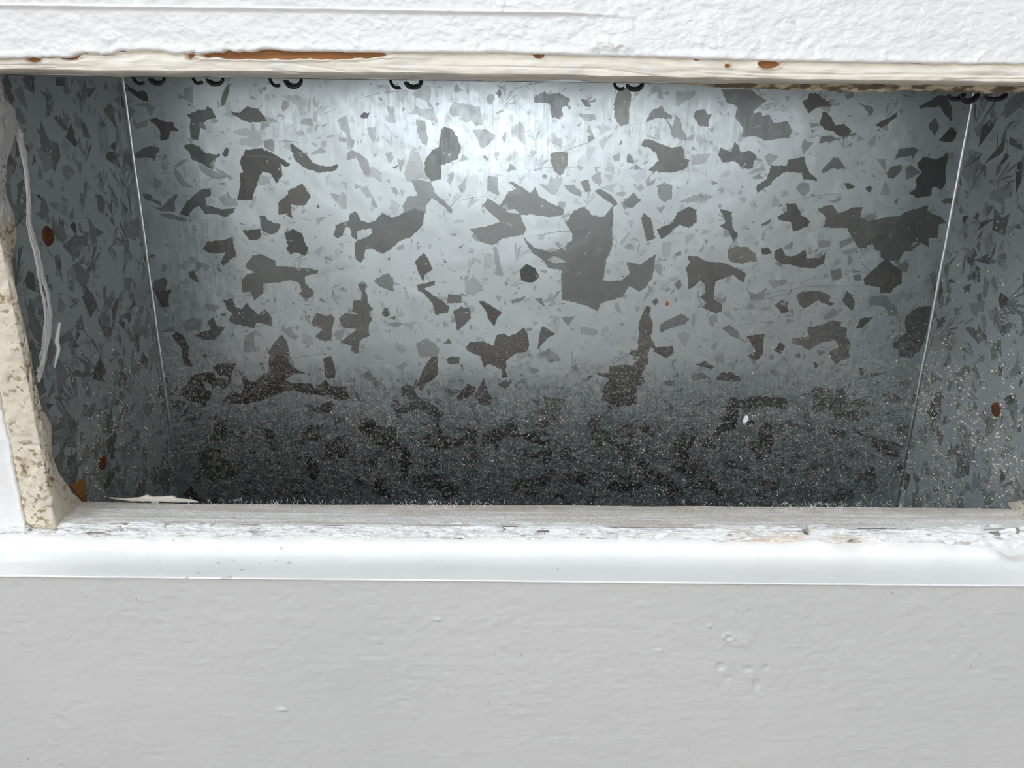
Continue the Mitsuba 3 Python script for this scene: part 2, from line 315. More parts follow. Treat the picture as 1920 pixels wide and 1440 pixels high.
95 889,149 929,121 1000,150 1069,145 1149,135 1169,107 1151,78 1075,95 1007,83 933,76 937,-15 902,-32 859,-39 859,-85 825,-74 826,-27 871,8 847,36 877,53 874,87
85 629,-110 672,-40 738,-63 731,-109 707,-139 721,-180 787,-185 768,-221 761,-263 709,-293 684,-251 632,-222 683,-180 658,-139
70 770,-115 792,-62 830,-68 866,-102 889,-120 825,-132
95 990,-107 1004,-90 1052,-83 1040,-26 1067,21 1115,-19 1116,-77 1113,-141 1047,-183 1021,-142
95 375,-278 412,-259 497,-313 494,-349 396,-362 323,-344 349,-302
90 493,-253 552,-240 625,-276 662,-324 684,-329 684,-390 635,-403 620,-342 568,-318 502,-307
90 699,-311 791,-292 822,-268 875,-316 873,-346 914,-370 882,-389 829,-353 701,-335
70 355,-112 423,-88 436,-117 464,-141 429,-188 385,-170
80 463,-205 493,-176 528,-205 519,-241 470,-235
80 965,-231 1030,-225 1017,-255
80 1076,-296 1163,-284 1153,-338 1074,-327
90 118,-255 275,-254 219,-327 119,-309
80 232,-381 263,-333 293,-405
80 704,91 790,137 766,103 730,89
75 1266,186 1296,197 1329,186 1425,182 1432,165 1470,126 1510,143 1540,121 1604,116 1596,99 1522,98 1500,70 1489,35 1404,29 1353,91 1326,51 1293,57 1283,136
50 1166,10 1231,5 1325,-18 1284,-35 1232,-7
90 1485,-10 1537,-33 1627,-56 1651,-73 1713,-84 1746,-119 1743,-166 1666,-161 1621,-120 1590,-97 1596,-67 1548,-68
80 1376,-34 1410,-11 1440,-34 1405,-52
80 1446,-222 1466,-174 1508,-233
80 1532,-251 1550,-227 1633,-232 1644,-262 1657,-310 1673,-341 1621,-365 1600,-335 1610,-293 1560,-287
80 1439,-367 1473,-336 1546,-341 1563,-384 1522,-403 1455,-403
60 1205,-259 1221,-217 1248,-253
80 1721,-9 1751,9 1748,-37 1715,-38
80 1609,155 1638,169 1700,150 1700,117 1655,133
80 1069,-315 1103,-284 1170,-290 1171,-344 1090,-357
70 1429,41 1507,58 1547,42 1543,30 1438,18
"""

# ---------------------------------------------------------------- helpers
EYE = np.array([0, -.3, .1])                        # a point in the room, to turn faces towards
def struct(key):
    labels[key] = {'kind': 'structure'}


def tag(key, label, cat, group=None, kind=None):
    labels[key] = {'label': label, 'category': cat}
    if group: labels[key]['group'] = group
    if kind: labels[key]['kind'] = kind


def box(x0, x1, y0, y1, z0, z1):
    b = trimesh.creation.box([x1 - x0, y1 - y0, z1 - z0])
    b.apply_translation([(x0 + x1) / 2, (y0 + y1) / 2, (z0 + z1) / 2])
    return b


def cat_(ms):
    return trimesh.util.concatenate(ms)


def nz(*p, s=1.0, o=3, seed=0):
    """fbm in [-1, 1] at broadcast coordinates"""
    p = np.broadcast_arrays(*p)
    while len(p) < 3:
        p = [*p, np.zeros_like(p[0])]
    return 2 * meshkit.fbm(np.stack(p, -1) * s, o, seed) - 1


def sst(a, b, x):
    t = np.clip((x - a) / (b - a), 0, 1)
    return t * t * (3 - 2 * t)


def grid(P, flip=False):
    """(n, m, 3) points -> (vertices, faces, uv)"""
    n, m = P.shape[:2]
    i, j = np.meshgrid(np.arange(n - 1), np.arange(m - 1), indexing='ij')
    a = i * m + j
    q = np.stack([a, a + 1, a + m + 1, a + m], -1).reshape(-1, 4)
    if flip: q = q[:, ::-1]
    return P.reshape(-1, 3), np.vstack([q[:, [0, 1, 2]], q[:, [0, 2, 3]]])


def surf(key, P, bsdf, toward, smooth=True, uvs=None):
    """a heightfield whose faces look towards the point"""
    v, f = grid(P)
    n = np.cross(v[f[:, 1]] - v[f[:, 0]], v[f[:, 2]] - v[f[:, 0]])
    if (n * (np.asarray(toward) - v[f[:, 0]])).sum() < 0: f = f[:, ::-1]
    uv = v[:, [0, 2]] if uvs is None else uvs.reshape(-1, 2)
    scene[key] = mikit.ply(trimesh.Trimesh(v, f, process=False), bsdf, smooth, uv=uv)


def tube(pts, r, sides=6, caps=True):
    p = np.asarray(pts, float); r = np.broadcast_to(r, (len(p),))
    t = np.gradient(p, axis=0); t /= np.linalg.norm(t, axis=1, keepdims=True) + 1e-12
    ref = np.array([0.31, 0.2, 0.93]) if abs(t[0] @ [0.31, .2, .93]) < .9 else np.array([1., 0, 0])
    a = np.cross(t, ref); a /= np.linalg.norm(a, axis=1, keepdims=True) + 1e-12
    b = np.cross(t, a); an = np.arange(sides) * 2 * np.pi / sides
    v = (p[:, None] + r[:, None, None] * (np.cos(an)[None, :, None] * a[:, None] + np.sin(an)[None, :, None] * b[:, None])).reshape(-1, 3)
    n = len(p); f = []
    for i in range(n - 1):
        for j in range(sides):
            k = (j + 1) % sides
            f += [[i * sides + j, i * sides + k, (i + 1) * sides + k], [i * sides + j, (i + 1) * sides + k, (i + 1) * sides + j]]
    if caps:
        v = np.vstack([v, p[:1], p[-1:]])
        for j in range(sides):
            k = (j + 1) % sides
            f += [[n * sides, k, j], [n * sides + 1, (n - 1) * sides + j, (n - 1) * sides + k]]
    m = trimesh.Trimesh(v, f, process=False)
    if m.volume < 0: m.invert()
    return m


# ---------------------------------------------------------------- materials
def rgb(*c):
    return {'type': 'rgb', 'value': list(c)}


def mat(key, base, rough=.5, metallic=0., spec=.5, bump=None, bscale=1.0, **more):
    m = {'type': 'principled', 'base_color': rgb(*base) if isinstance(base, tuple) else base, 'roughness': rough, 'metallic': metallic, 'specular': spec, **more}
    if bump is not None:
        m = {'type': 'bumpmap', 'arbitrary': bump, 'scale': bscale, 'bsdf': m}
    scene[key] = {'type': 'twosided', 'bsdf': m}


def f_paintbump(p, n, uv):
    return fbm(p.x * 620, p.y * 900, p.z * 800, 3) * 0.00032 + fbm(p.x * 180, p.y * 180, p.z * 420, 2) * 0.0003


def f_greybump(p, n, uv):
    brush = fbm(p.x * 55, p.z * 900, 3.0, 2) * 0.00006
    return brush + fbm(p.x * 420, p.z * 620, 0.0, 3) * 0.00022


def f_whitecol(p, n, uv):
    a = fbm(p.x * 60, p.y * 60, p.z * 90, 3)
    speck = smoothstep(0.86, 0.9, noise(p.x * 420, p.y * 420, p.z * 420)) * smoothstep(.55, .7, noise(p.x * 35 + 9, p.y * 50, p.z * 50))
    return mix(mix((.87, .87, .86), (.835, .835, .82), a), (.42, .40, .37), speck * .55)


def f_greycol(p, n, uv):
    a = fbm(p.x * 14, p.z * 20, 1.0, 3)
    s = smoothstep(0.955, 0.975, noise(p.x * 900, p.z * 900, 4.0)) * smoothstep(.62, .75, noise(p.x * 60, p.z * 70, 9.0))
    return mix(mix((.59, .587, .575), (.64, .633, .615), a), (.33, .30, .27), s * .7)


def f_cream(p, n, uv):
    a = fbm(p.x * 85, p.y * 200, p.z * 200, 4)
    b = smoothstep(.5, .72, fbm(p.x * 95 + 7, p.y * 190, p.z * 190, 4))
    c = mix((.85, .80, .70), (.79, .71, .60), a)
    return mix(c, (.88, .86, .81), smoothstep(.55, .7, fbm(p.x * 130 + 3, p.y * 300, p.z * 300, 3)) * .6) * (1 - b * .12)


def f_tan(p, n, uv):
    a = fbm(p.x * 70, p.y * 90, p.z * 90, 4)
    b = smoothstep(.53, .64, fbm(p.x * 800 + 7, p.y * 800, p.z * 700, 4)) * smoothstep(.40, .58, fbm(p.x * 120, p.y * 120, p.z * 90 + 5, 3))
    c = mix((.78, .70, .56), (.66, .59, .48), a)
    c = mix(c, (.70, .69, .66), smoothstep(.098, .118, p.z + (fbm(p.x * 90, p.y * 90, p.z * 120, 3) - .5) * .03))
    return mix(c, (.26, .17, .09), b * .8)


def f_dustledge(p, n, uv):
    a = fbm(p.x * 90, p.y * 420, 2.0, 4)
    s = smoothstep(.45, .62, fbm(p.x * 26, p.y * 700, 5.0, 3))
    back = smoothstep(-.0125, .001, p.y + (fbm(p.x * 220, p.y * 220, 1.0, 3) - .5) * .006)
    c = mix((.78, .77, .75), (.50, .43, .35), s * .4 + a * .35)
    c = c * (.80 + .4 * noise(p.x * 2300, p.y * 2300, 6.0))
    return mix(c, (.40, .335, .27), back * (.35 + .7 * fbm(p.x * 18, p.y * 60, 8.0, 3)))


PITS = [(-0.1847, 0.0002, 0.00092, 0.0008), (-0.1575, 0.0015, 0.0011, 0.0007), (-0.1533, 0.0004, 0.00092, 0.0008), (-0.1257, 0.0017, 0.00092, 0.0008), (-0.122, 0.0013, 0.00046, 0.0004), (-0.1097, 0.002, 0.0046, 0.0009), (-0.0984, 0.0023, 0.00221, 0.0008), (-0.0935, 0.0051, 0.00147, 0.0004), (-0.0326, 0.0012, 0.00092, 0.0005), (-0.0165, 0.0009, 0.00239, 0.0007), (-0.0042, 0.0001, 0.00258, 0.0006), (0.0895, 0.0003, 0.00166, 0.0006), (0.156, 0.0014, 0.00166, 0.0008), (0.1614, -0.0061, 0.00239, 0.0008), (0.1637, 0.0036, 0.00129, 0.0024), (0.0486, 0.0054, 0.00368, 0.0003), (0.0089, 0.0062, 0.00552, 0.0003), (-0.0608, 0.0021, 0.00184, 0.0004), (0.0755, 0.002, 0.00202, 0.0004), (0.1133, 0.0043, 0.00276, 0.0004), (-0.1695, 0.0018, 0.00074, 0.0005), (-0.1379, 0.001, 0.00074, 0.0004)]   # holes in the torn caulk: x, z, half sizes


def f_whitecaulk(p, n, uv):
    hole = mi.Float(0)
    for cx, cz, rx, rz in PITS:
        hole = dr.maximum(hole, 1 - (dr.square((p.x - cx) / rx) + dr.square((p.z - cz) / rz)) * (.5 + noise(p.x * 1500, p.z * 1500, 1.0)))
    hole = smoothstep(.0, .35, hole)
    a = smoothstep(.60, .70, fbm(p.x * 150, p.y * 380, p.z * 380, 4)) * smoothstep(.42, .6, fbm(p.x * 30 + 2, p.y * 60, p.z * 120, 2))
    w = smoothstep(.055, .075, p.x) * (1 - smoothstep(.10, .125, p.x))
    c = mix((.83, .83, .82), (.40, .375, .35), a * .85)
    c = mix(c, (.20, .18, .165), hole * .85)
    return mix(c, (.78, .66, .52), w * smoothstep(.4, .62, fbm(p.x * 220, p.y * 300, p.z * 300, 3)) * .6)


def f_rust(p, n, uv):
    a = fbm(p.x * 1500, p.y * 1500, p.z * 1500, 3)
    return mix((.03, .012, .007), (.22, .075, .022), a)


def f_wood(p, n, uv):
    g = fbm(p.x * 60, p.y * 900, p.z * 900, 4)
    return mix((.20, .075, .018), (.40, .17, .05), g)


def f_metalbump(p, n, uv):
    roll = noise(uv.x * 2600, uv.y * 90, 2.0) * 0.0000045
    return roll + fbm(uv.x * 130, uv.y * 130, 5.0, 2) * 0.00008 + fbm(uv.x * 22, uv.y * 18, 1.0, 2) * 0.0006


def f_zincrough(base):
    def f(p, n, uv):
        return base - .07 + .10 * fbm(uv.x * 480, uv.y * 420, 7.0, 3) + .06 * noise(uv.x * 2200, uv.y * 110, 3.0)
    return f


def dirt_amount(lo, hi, amount, film=0.0):
    def f(p, n, uv):
        low = 1 - smoothstep(lo, hi, p.z + (fbm(uv.x * 28, uv.y * 40, 3.0, 3) - .5) * .06)
        smear = smoothstep(.5, .7, fbm(uv.x * 330, uv.y * 620, 2.0, 4))
        grain = smoothstep(.55, .8, noise(uv.x * 2100, uv.y * 2100, 1.0))
        return dr.clip(low * (smear * .16 + grain * .42) * amount + grain * .05 + film * low * (.55 + .45 * smear) * dr.select(p.x > .1, 1.7, .7), 0, .92)
    return f


mat('m_white', proc(f_whitecol), .32, bump=proc(f_paintbump, 1e-4))
mat('m_white_smooth', proc(f_whitecol), .25)
mat('m_grey', proc(f_greycol), .38, bump=proc(f_greybump, 1e-4))
mat('m_cream', proc(f_cream), .42)
mat('m_tan', proc(f_tan), .5, bump=proc(lambda p, n, uv: fbm(p.x * 600, p.y * 600, p.z * 600, 3) * .0004, 1e-4))
mat('m_ledge', proc(f_dustledge), .8, bump=proc(lambda p, n, uv: fbm(p.x * 800, p.y * 1500, p.z * 900, 3) * .0004, 1e-4))
mat('m_caulk', proc(f_whitecaulk), .45, bump=proc(lambda p, n, uv: fbm(p.x * 700, p.y * 900, p.z * 900, 3) * .0006, 1e-4))
mat('m_rust', proc(f_rust), .9)
mat('m_wood', proc(f_wood), .6)
mat('m_wire', (.035, .035, .038), .35, metallic=.6)
mat('m_speck', (.70, .62, .50), .8)
mat('m_flake', (.92, .92, .91), .4)
mat('m_room', (.72, .71, .69), .6)
mat('m_room_far', (.22, .22, .215), .7)
mat('m_floor', (.15, .125, .105), .45)
mat('m_dirt_fringe', proc(lambda p, n, uv: mix((.62, .52, .38), (.16, .12, .08), smoothstep(.35, .6, fbm(p.x * 300, p.y * 600, p.z * 600, 3)))), .85)
for key, (lo, hi, am, film, mt, ro) in {'m_zinc_back': (-.01, .085, .75, .02, .95, .28), 'm_zinc_side': (.0, .115, .9, .06, .42, .45)}.items():
    zinc = {'type': 'bumpmap', 'arbitrary': proc(f_metalbump, 1e-4), 'scale': 1.0,
            'bsdf': {'type': 'principled', 'base_color': {'type': 'mesh_attribute', 'name': 'vertex_color'}, 'metallic': mt, 'roughness': proc(f_zincrough(ro))}}
    scene[key] = {'type': 'twosided', 'bsdf': {'type': 'blendbsdf', 'weight': proc(dirt_amount(lo, hi, am, film)), 'bsdf_0': zinc,
                  'bsdf_1': {'type': 'diffuse', 'reflectance': proc(lambda p, n, uv: mix((.30, .295, .27), (.60, .55, .47), noise(p.x * 1700, p.y * 1700, p.z * 1700)))}}}
mat('m_zinc_plain', (.64, .67, .69), .35, metallic=1.)

# ---------------------------------------------------------------- the room (behind and around the photographer)
HX, HZ0, HZ1 = .187, 0.0, .158                     # rough opening in the wall
wf = [box(XL - .1, -HX - .055, YF + .0002, YF + .018, FLOOR, CEIL), box(HX + .055, XR + .1, YF + .0002, YF + .018, FLOOR, CEIL),
      box(-HX - .055, HX + .055, YF + .0002, YF + .018, HZ1 + .045, CEIL), box(-HX - .055, HX + .055, YF + .0002, YF + .018, FLOOR, -.03)]
scene['wall_front'] = mikit.ply(cat_(wf), 'm_white_smooth'); struct('wall_front')
scene['floor'] = mikit.ply(box(XL - .1, XR + .1, YB - .1, YF + .3, FLOOR - .05, FLOOR), 'm_floor'); struct('floor')
scene['ceiling'] = mikit.ply(box(XL - .1, XR + .1, YB - .1, YF + .1, CEIL, CEIL + .05), 'm_room'); struct('ceiling')
scene['wall_right'] = mikit.ply(box(XR, XR + .1, YB, YF, FLOOR, CEIL), 'm_room_far'); struct('wall_right')
b = WB
scene['wall_back'] = mikit.ply(cat_([box(XL, b['x0'], YB - .1, YB, FLOOR, CEIL), box(b['x1'], XR, YB - .1, YB, FLOOR, CEIL), box(b['x0'], b['x1'], YB - .1, YB, FLOOR, b['z0']), box(b['x0'], b['x1'], YB - .1, YB, b['z1'], CEIL)]), 'm_room'); struct('wall_back')
b = WL
scene['wall_left'] = mikit.ply(cat_([box(XL - .1, XL, YB, b['y0'], FLOOR, CEIL), box(XL - .1, XL, b['y1'], YF, FLOOR, CEIL), box(XL - .1, XL, b['y0'], b['y1'], FLOOR, b['z0']), box(XL - .1, XL, b['y0'], b['y1'], b['z1'], CEIL)]), 'm_room'); struct('wall_left')
b, fr = WB, []
for x in (b['x0'] + .02, WX[1], WX[2], b['x1'] - .02): fr.append(box(x - .02, x + .02, YB - .05, YB - .01, b['z0'], b['z1']))
for z in (b['z0'] + .02, b['z1'] - .02): fr.append(box(b['x0'], b['x1'], YB - .05, YB - .01, z - .02, z + .02))
scene['window_1__window_frame'] = mikit.ply(cat_(fr), 'm_room')
b, fr = WL, []
for y in (b['y0'] + .02, (b['y0'] + b['y1']) / 2, b['y1'] - .02): fr.append(box(XL - .05, XL - .01, y - .02, y + .02, b['z0'], b['z1']))
for z in (b['z0'] + .02, b['z1'] - .02): fr.append(box(XL - .05, XL - .01, b['y0'], b['y1'], z - .02, z + .02))
scene['window_2__window_frame'] = mikit.ply(cat_(fr), 'm_room')
struct('window_1'); struct('window_2')

# ---------------------------------------------------------------- board over the opening
xs = np.arange(-.262, .2621, .00032)
TB_X = np.array([-.30, -.1664, -.152, -.138, -.1195, -.116, -.088, -.084, -.058, -.02, .0, .0285, .046, .06, .083, .112, .1335, .30])
TB_Z = np.array([.1543, .1547, .1552, .1562, .1573, .1563, .1582, .1578, .1577, .1580, .1577, .1572, .1570, .1568, .1567, .1567, .1569, .1572])
zb = np.interp(xs, TB_X, TB_Z)
rag = sst(-.17, -.15, xs) * (1 - sst(-.095, -.085, xs)) * .00075 + .00018 + sst(.06, .12, xs) * .00022
zb = zb + rag * nz(xs * 260, o=4, seed=5)
s = np.linspace(0, 1, 150)[:, None]
ZT = .206
z = ZT + (zb[None] - ZT) * s ** .62
y = np.full_like(z, -.0203)
up_step = sst(.1674, .1682, z + .0006 * nz(xs * 14, o=2, seed=8)[None]) * (1 - sst(-.005, .012, xs))[None]
y = y - up_step * .0007 - np.exp(-((z - .1679) / .0005) ** 2) * .0004 * (1 - sst(.0, .02, xs))[None]
y -= .00016 * nz(xs[None] * 330, z * 330, o=3, seed=1) + .00022 * nz(xs[None] * 90, z * 130, o=3, seed=2)
lump = sst(.25, .6, nz(xs[None] * 240, z * 260, o=3, seed=3)) * sst(.0, .5, nz(xs[None] * 22, z * 60, o=2, seed=4) + .7 * np.exp(-((z - .158) / .003) ** 2))
y -= lump * .0002
lip = np.exp(-((z - zb[None]) / .0012) ** 2)
y -= lip * (.0003 + .0003 * nz(xs * 300, o=3, seed=6))[None]
blob = np.exp(-(((xs[None] - .0105) / .007) ** 2 + ((z - .1597) / .0016) ** 2))
y -= blob * .0006 * (1 + 1.3 * nz(xs[None] * 500, z * 700, o=3, seed=7))
th = np.linspace(0, np.pi / 2, 7)[1:, None]
rr = .0007
zr = zb[None] - rr * np.sin(th) + 0 * th
yr = y[-1][None] + rr * (1 - np.cos(th))
P = np.stack([np.broadcast_to(xs[None], (len(s) + 7, len(xs))), np.vstack([y, yr, np.full((1, len(xs)), -.012)]), np.vstack([z, zr, zb[None] - rr])], -1)
surf('trim_1', P, 'm_white', EYE); struct('trim_1')

# ---------------------------------------------------------------- cream caulk along the top of the opening, wooden lath showing through its gaps
t = np.linspace(0, 1, 70)[:, None]
x2 = np.arange(-.215, .2151, .0003)
zb2 = np.interp(x2, TB_X, TB_Z)
z0 = zb2 - .0002
kt = [0, .35, .72, .82, .88, 1]                                              # full front, rolled under at the bottom
Y = np.interp(t, kt, [-.0188, -.0194, -.0192, -.0180, -.0145, .0004]) + 0 * x2[None]
Z = z0[None] + (.1506 - z0)[None] * np.interp(t, kt, [0, .42, .86, .94, .975, 1])
NRM = [np.interp(t, kt, [-1, -1, -.92, -.7, -.35, -.2]), np.interp(t, kt, [0, 0, -.38, -.7, -.94, -.98])]   # outwards (y, z)
h = .0009 * nz(x2[None] * 85, t * 1.8, o=3, seed=21) + .0003 * nz(x2[None] * 130, t * 5, o=3, seed=22)
rid = np.abs(nz(x2[None] * 28 + 1.2 * nz(x2[None] * 20, t * 2, o=2, seed=24), t * 3.0, o=2, seed=23))
h += .00028 * sst(.0, .3, rid) - .0001
h *= .75
for (cx, w, tc, tw, d) in [(-.0885, .0200, .10, .24, 3.), (-.0700, .0160, .08, .22, 3.), (.0585, .0032, .2, .16, 3.), (-.1572, .0022, .16, .17, 2.4), (-.1462, .0029, .10, .15, 2.4), (-.1115, .0014, .13, .12, 2.), (-.0095, .0016, .06, .12, 2.), (.0465, .0009, .3, .08, 1.5), (.037, .0008, .05, .06, 1.5)]:
    q = ((x2[None] - cx) / w) ** 2 + ((t - tc) / tw) ** 2 + .5 * nz(x2[None] * 300, t * 8, o=3, seed=26)
    h = h - d * .001 * (1 - sst(.75, 1.15, q)) + .0004 * np.exp(-((q - 1.35) / .35) ** 2)
P = np.stack([np.broadcast_to(x2[None], Y.shape), Y + NRM[0] * h, Z + NRM[1] * h], -1)
P = np.concatenate([P, P[-1:] + [0, .0012, .0012]], 0)
surf('caulk_bead', P, 'm_cream', EYE)
tag('caulk_bead', 'long smeared cream caulk bead under the white board along the top of the opening', 'caulk')
sec = np.array([(-.0178, .1592), (-.0178, .1527), (-.004, .1527), (-.004, .1592)])
v = np.array([[x, a, b_] for x in (-.185, .185) for a, b_ in sec])
lath = trimesh.Trimesh(v, [[0, 1, 5], [0, 5, 4], [1, 2, 6], [1, 6, 5], [2, 3, 7], [2, 7, 6], [3, 0, 4], [3, 4, 7], [0, 3, 2], [0, 2, 1], [4, 5, 6], [4, 6, 7]])
lath.fix_normals()
scene['wood_lath'] = mikit.ply(lath, 'm_wood')
tag('wood_lath', 'bare brown wood strip showing through gaps in the cream caulk under the top board', 'wood strip')
# dirty crumbs under the right half of that caulk
xq = np.arange(.035, .1775, .00035)
lo = .1501 - (.0012 + .0007 * nz(xq * 70, o=4, seed=31) + .0004 * nz(xq * 400, o=3, seed=32)) * sst(.035, .06, xq)
tt = np.linspace(0, 1, 9)[:, None]
P = np.stack([np.broadcast_to(xq[None], (9, len(xq))), .0002 + .0012 * tt + .0005 * nz(xq[None] * 500, tt * 3, o=2, seed=33), .1508 + (lo - .1508)[None] * tt], -1)
surf('caulk_bead__dirt_fringe', P, 'm_dirt_fringe', EYE)
labels['caulk_bead__dirt_fringe'] = {'label': 'brown dusty crumbs along the lower edge of the caulk'}

# ---------------------------------------------------------------- galvanised duct
W, D, H, HT = .178, .083, .1507, .1560
ZBOT = -.19
C_L, C_D, C_BR = np.array([.425, .472, .486]), np.array([.100, .107, .107]), np.array([.108, .104, .095])


def jag(poly, step=.0008, amp=.00015):
    p = np.asarray(poly, float); out = []
    for a, b_ in zip(p, np.roll(p, -1, 0)):
        L = np.linalg.norm(b_ - a); n = max(1, int(L / step)); nn = np.array([-(b_ - a)[1], (b_ - a)[0]]) / (L + 1e-9)
        for k in range(n):
            c = a + (b_ - a) * k / n
            out.append(c + nn * amp * rng.normal() * (0.5 if k == 0 else 1))
    return np.array(out)


from shapely.geometry import Polygon


def flat(poly):
    """triangles of one outline"""
    g = Polygon(poly).buffer(0)
    gs = getattr(g, 'geoms', [g])
    r = []
    for g in gs:
        if g.area > 2e-8 and g.geom_type == 'Polygon':
            v, f = trimesh.creation.triangulate_polygon(g, engine='earcut')
            r.append((v, f))
    return r


class Sheet:
    """zinc crystals of one duct wall: flat facets a few hundredths of a millimetre over the sheet, each of its own tone"""

    def __init__(self, to3, rect):
        self.to3, self.v, self.f, self.c, self.uv, self.n, self.k = to3, [], [], [], [], 0, 0
        (a, b_, c, d) = rect
        self.rect = rect
        self.add(np.array([[a, c], [b_, c], [b_, d], [a, d]]), C_L, 0.0)

    def add(self, poly, col, lift):
        for v, f in flat(poly):
            self.v.append(self.to3(v, lift)); self.f.append(f + self.n); self.uv.append(v); self.c.append(np.tile(col, (len(v), 1))); self.n += len(v)

    def crystal(self, poly, tone, lift):
        br = rng.random()
        col = C_L + (C_D * (1 - br) + C_BR * br - C_L) * tone
        self.k += 1
        self.add(poly, np.clip(col * (1 + .10 * rng.normal()), .02, .9), lift + (self.k % 97) * 4e-8)

    def small(self, n, smin, smax, tones, stretch=1.0):
        a, b_, c, d = self.rect
        for _ in range(n):
            u, v = rng.uniform(a, b_), rng.uniform(c, d)
            r = smin * (smax / smin) ** (rng.random() ** 1.6); ang = rng.uniform(0, np.pi); asp = rng.uniform(.35, 1.0)
            if rng.random() < .24:                                   # a fan of needles
                for k in range(rng.integers(3, 8)):
                    a0 = ang + k * rng.uniform(.16, .3); L = r * rng.uniform(.9, 2.2); w = rng.uniform(.04, .10)
                    q = np.array([[0, 0], [math.cos(a0 - w) * L, math.sin(a0 - w) * L], [math.cos(a0 + w) * L * .85, math.sin(a0 + w) * L * .85]])
                    self.crystal(np.clip(q + [u, v], [a, c], [b_, d]), rng.uniform(*tones) * .8, 1e-5)
                continue
            m = rng.integers(4, 9); th_ = np.sort(rng.uniform(0, 2 * np.pi, m)); rad = r * rng.uniform(.45, 1.25, m)
            q = np.stack([np.cos(th_) * rad, np.sin(th_) * rad * asp], -1)
            q = q @ np.array([[math.cos(ang), math.sin(ang)], [-math.sin(ang), math.cos(ang)]]); q[:, 1] *= stretch
            self.crystal(np.clip(jag(q + [u, v], .0006, .00006), [a, c], [b_, d]), rng.uniform(*tones) * rng.uniform(.5, 1), 1e-5)

    def save(self, key, bsdf, toward):
        v, f, c, uv = np.vstack(self.v), np.vstack(self.f), np.vstack(self.c), np.vstack(self.uv)
        n = np.cross(v[f[:, 1]] - v[f[:, 0]], v[f[:, 2]] - v[f[:, 0]])
        bad = (n * (np.asarray(toward) - v[f[:, 0]])).sum(1) < 0
        f[bad] = f[bad][:, ::-1]
        scene[key] = mikit.ply(trimesh.Trimesh(v, f, process=False), bsdf, True, uv=uv, color=c)


back = Sheet(lambda q, l: np.stack([q[:, 0], np.full(len(q), D - l), q[:, 1]], -1), (-W, W, ZBOT, HT))
back.rect = (-W, W, -.055, HT)
back.small(2500, .0008, .0046, (.18, .62))
back.small(330, .0008, .0022, (.6, .95))
back.rect = (-W, W, -.05, .022)
back.small(340, .0015, .0058, (.7, 1.05))
back.rect = (-W, W, -.055, HT)
for line in SPANGLES.strip().split('\n'):
    tone, *pts = line.split()
    q = np.array([[float(a) for a in p.split(',')] for p in pts]) * 1e-4
    back.crystal(np.clip(jag(q), [-W, ZBOT], [W, H]), int(tone) / 100 * rng.uniform(.93, 1.03), 3e-5)
for _ in range(260):                                                     # paler needles across the dark crystals
    u_, v_ = rng.uniform(-W, W), rng.uniform(-.03, .15); a_ = rng.uniform(0, np.pi); L_ = rng.uniform(.001, .004); w_ = rng.uniform(.00012, .0004)
    d_ = np.array([math.cos(a_), math.sin(a_)]); n_ = np.array([-d_[1], d_[0]])
    back.crystal(np.array([[u_, v_], [u_, v_] + d_ * L_ + n_ * w_, [u_, v_] + d_ * L_ * .9 - n_ * w_]), rng.uniform(.15, .7), 6e-5)
lift0 = back.add
back.add = lambda poly, col, lift: lift0(poly, col, lift + 5.5e-5)          # weathering over the big crystals
back.small(420, .0006, .0024, (.45, .9))
back.add = lift0
for _ in range(110):                                                     # fine scratches, mostly along the sheet
    u_, v_ = rng.uniform(-W, W), rng.uniform(-.035, .05) if rng.random() < .75 else rng.uniform(.05, .15); a_ = rng.normal(.06, .14) if rng.random() < .8 else rng.uniform(0, np.pi)
    L_ = rng.uniform(.006, .034); w_ = rng.uniform(.00005, .00012); m_ = np.linspace(0, 1, 9)
    cx_ = u_ + L_ * m_ * math.cos(a_); cz_ = v_ + L_ * m_ * math.sin(a_) + L_ * .05 * np.sin(np.pi * m_)
    q = np.vstack([np.stack([cx_, cz_ + w_ * np.sin(np.pi * m_)], -1), np.stack([cx_, cz_ - w_ * np.sin(np.pi * m_)], -1)[::-1]])
    back.crystal(np.clip(q, [-W, ZBOT], [W, HT]), rng.uniform(.6, 1.0), 8e-5)
for _ in range(1000):                                                     # pin pricks of rust
    u_, v_ = (rng.uniform(-W, W), rng.normal(.040, .024)); r_ = .00008 + .0003 * rng.random() ** 3; th_ = np.sort(rng.uniform(0, 6.28, 6))
    if nz(np.array(u_ * 40), np.array(v_ * 60), o=2, seed=55) < .02: continue
    back.add(np.stack([u_ + r_ * np.cos(th_), v_ + r_ * np.sin(th_)], -1), np.array([.20, .10, .035]) * rng.uniform(.5, 1.3), 9e-5)
th_ = np.linspace(0, 6.28, 9, endpoint=False)
back.add(jag(np.stack([.0553 + .0009 * np.cos(th_), .0591 + .0011 * np.sin(th_)], -1)), np.array([.42, .13, .03]), 9.5e-5)
back.save('duct__back_panel', 'm_zinc_back', EYE)
for sgn, key in ((-1, 'duct__side_panel'), (1, 'duct__side_panel_001')):
    sh = Sheet(lambda q, l, s=sgn: np.stack([np.full(len(q), s * (W - l)), q[:, 0], q[:, 1]], -1), (-.0192, D, ZBOT, HT))
    sh.rect = (-.0192, D, -.05, H)
    sh.small(650, .0010, .0050, (.25, .8), 1.0)
    sh.small(480, .0026, .0085, (.75, 1.15), 1.0)
    sh.save(key, 'm_zinc_side', [0, .04, .08])
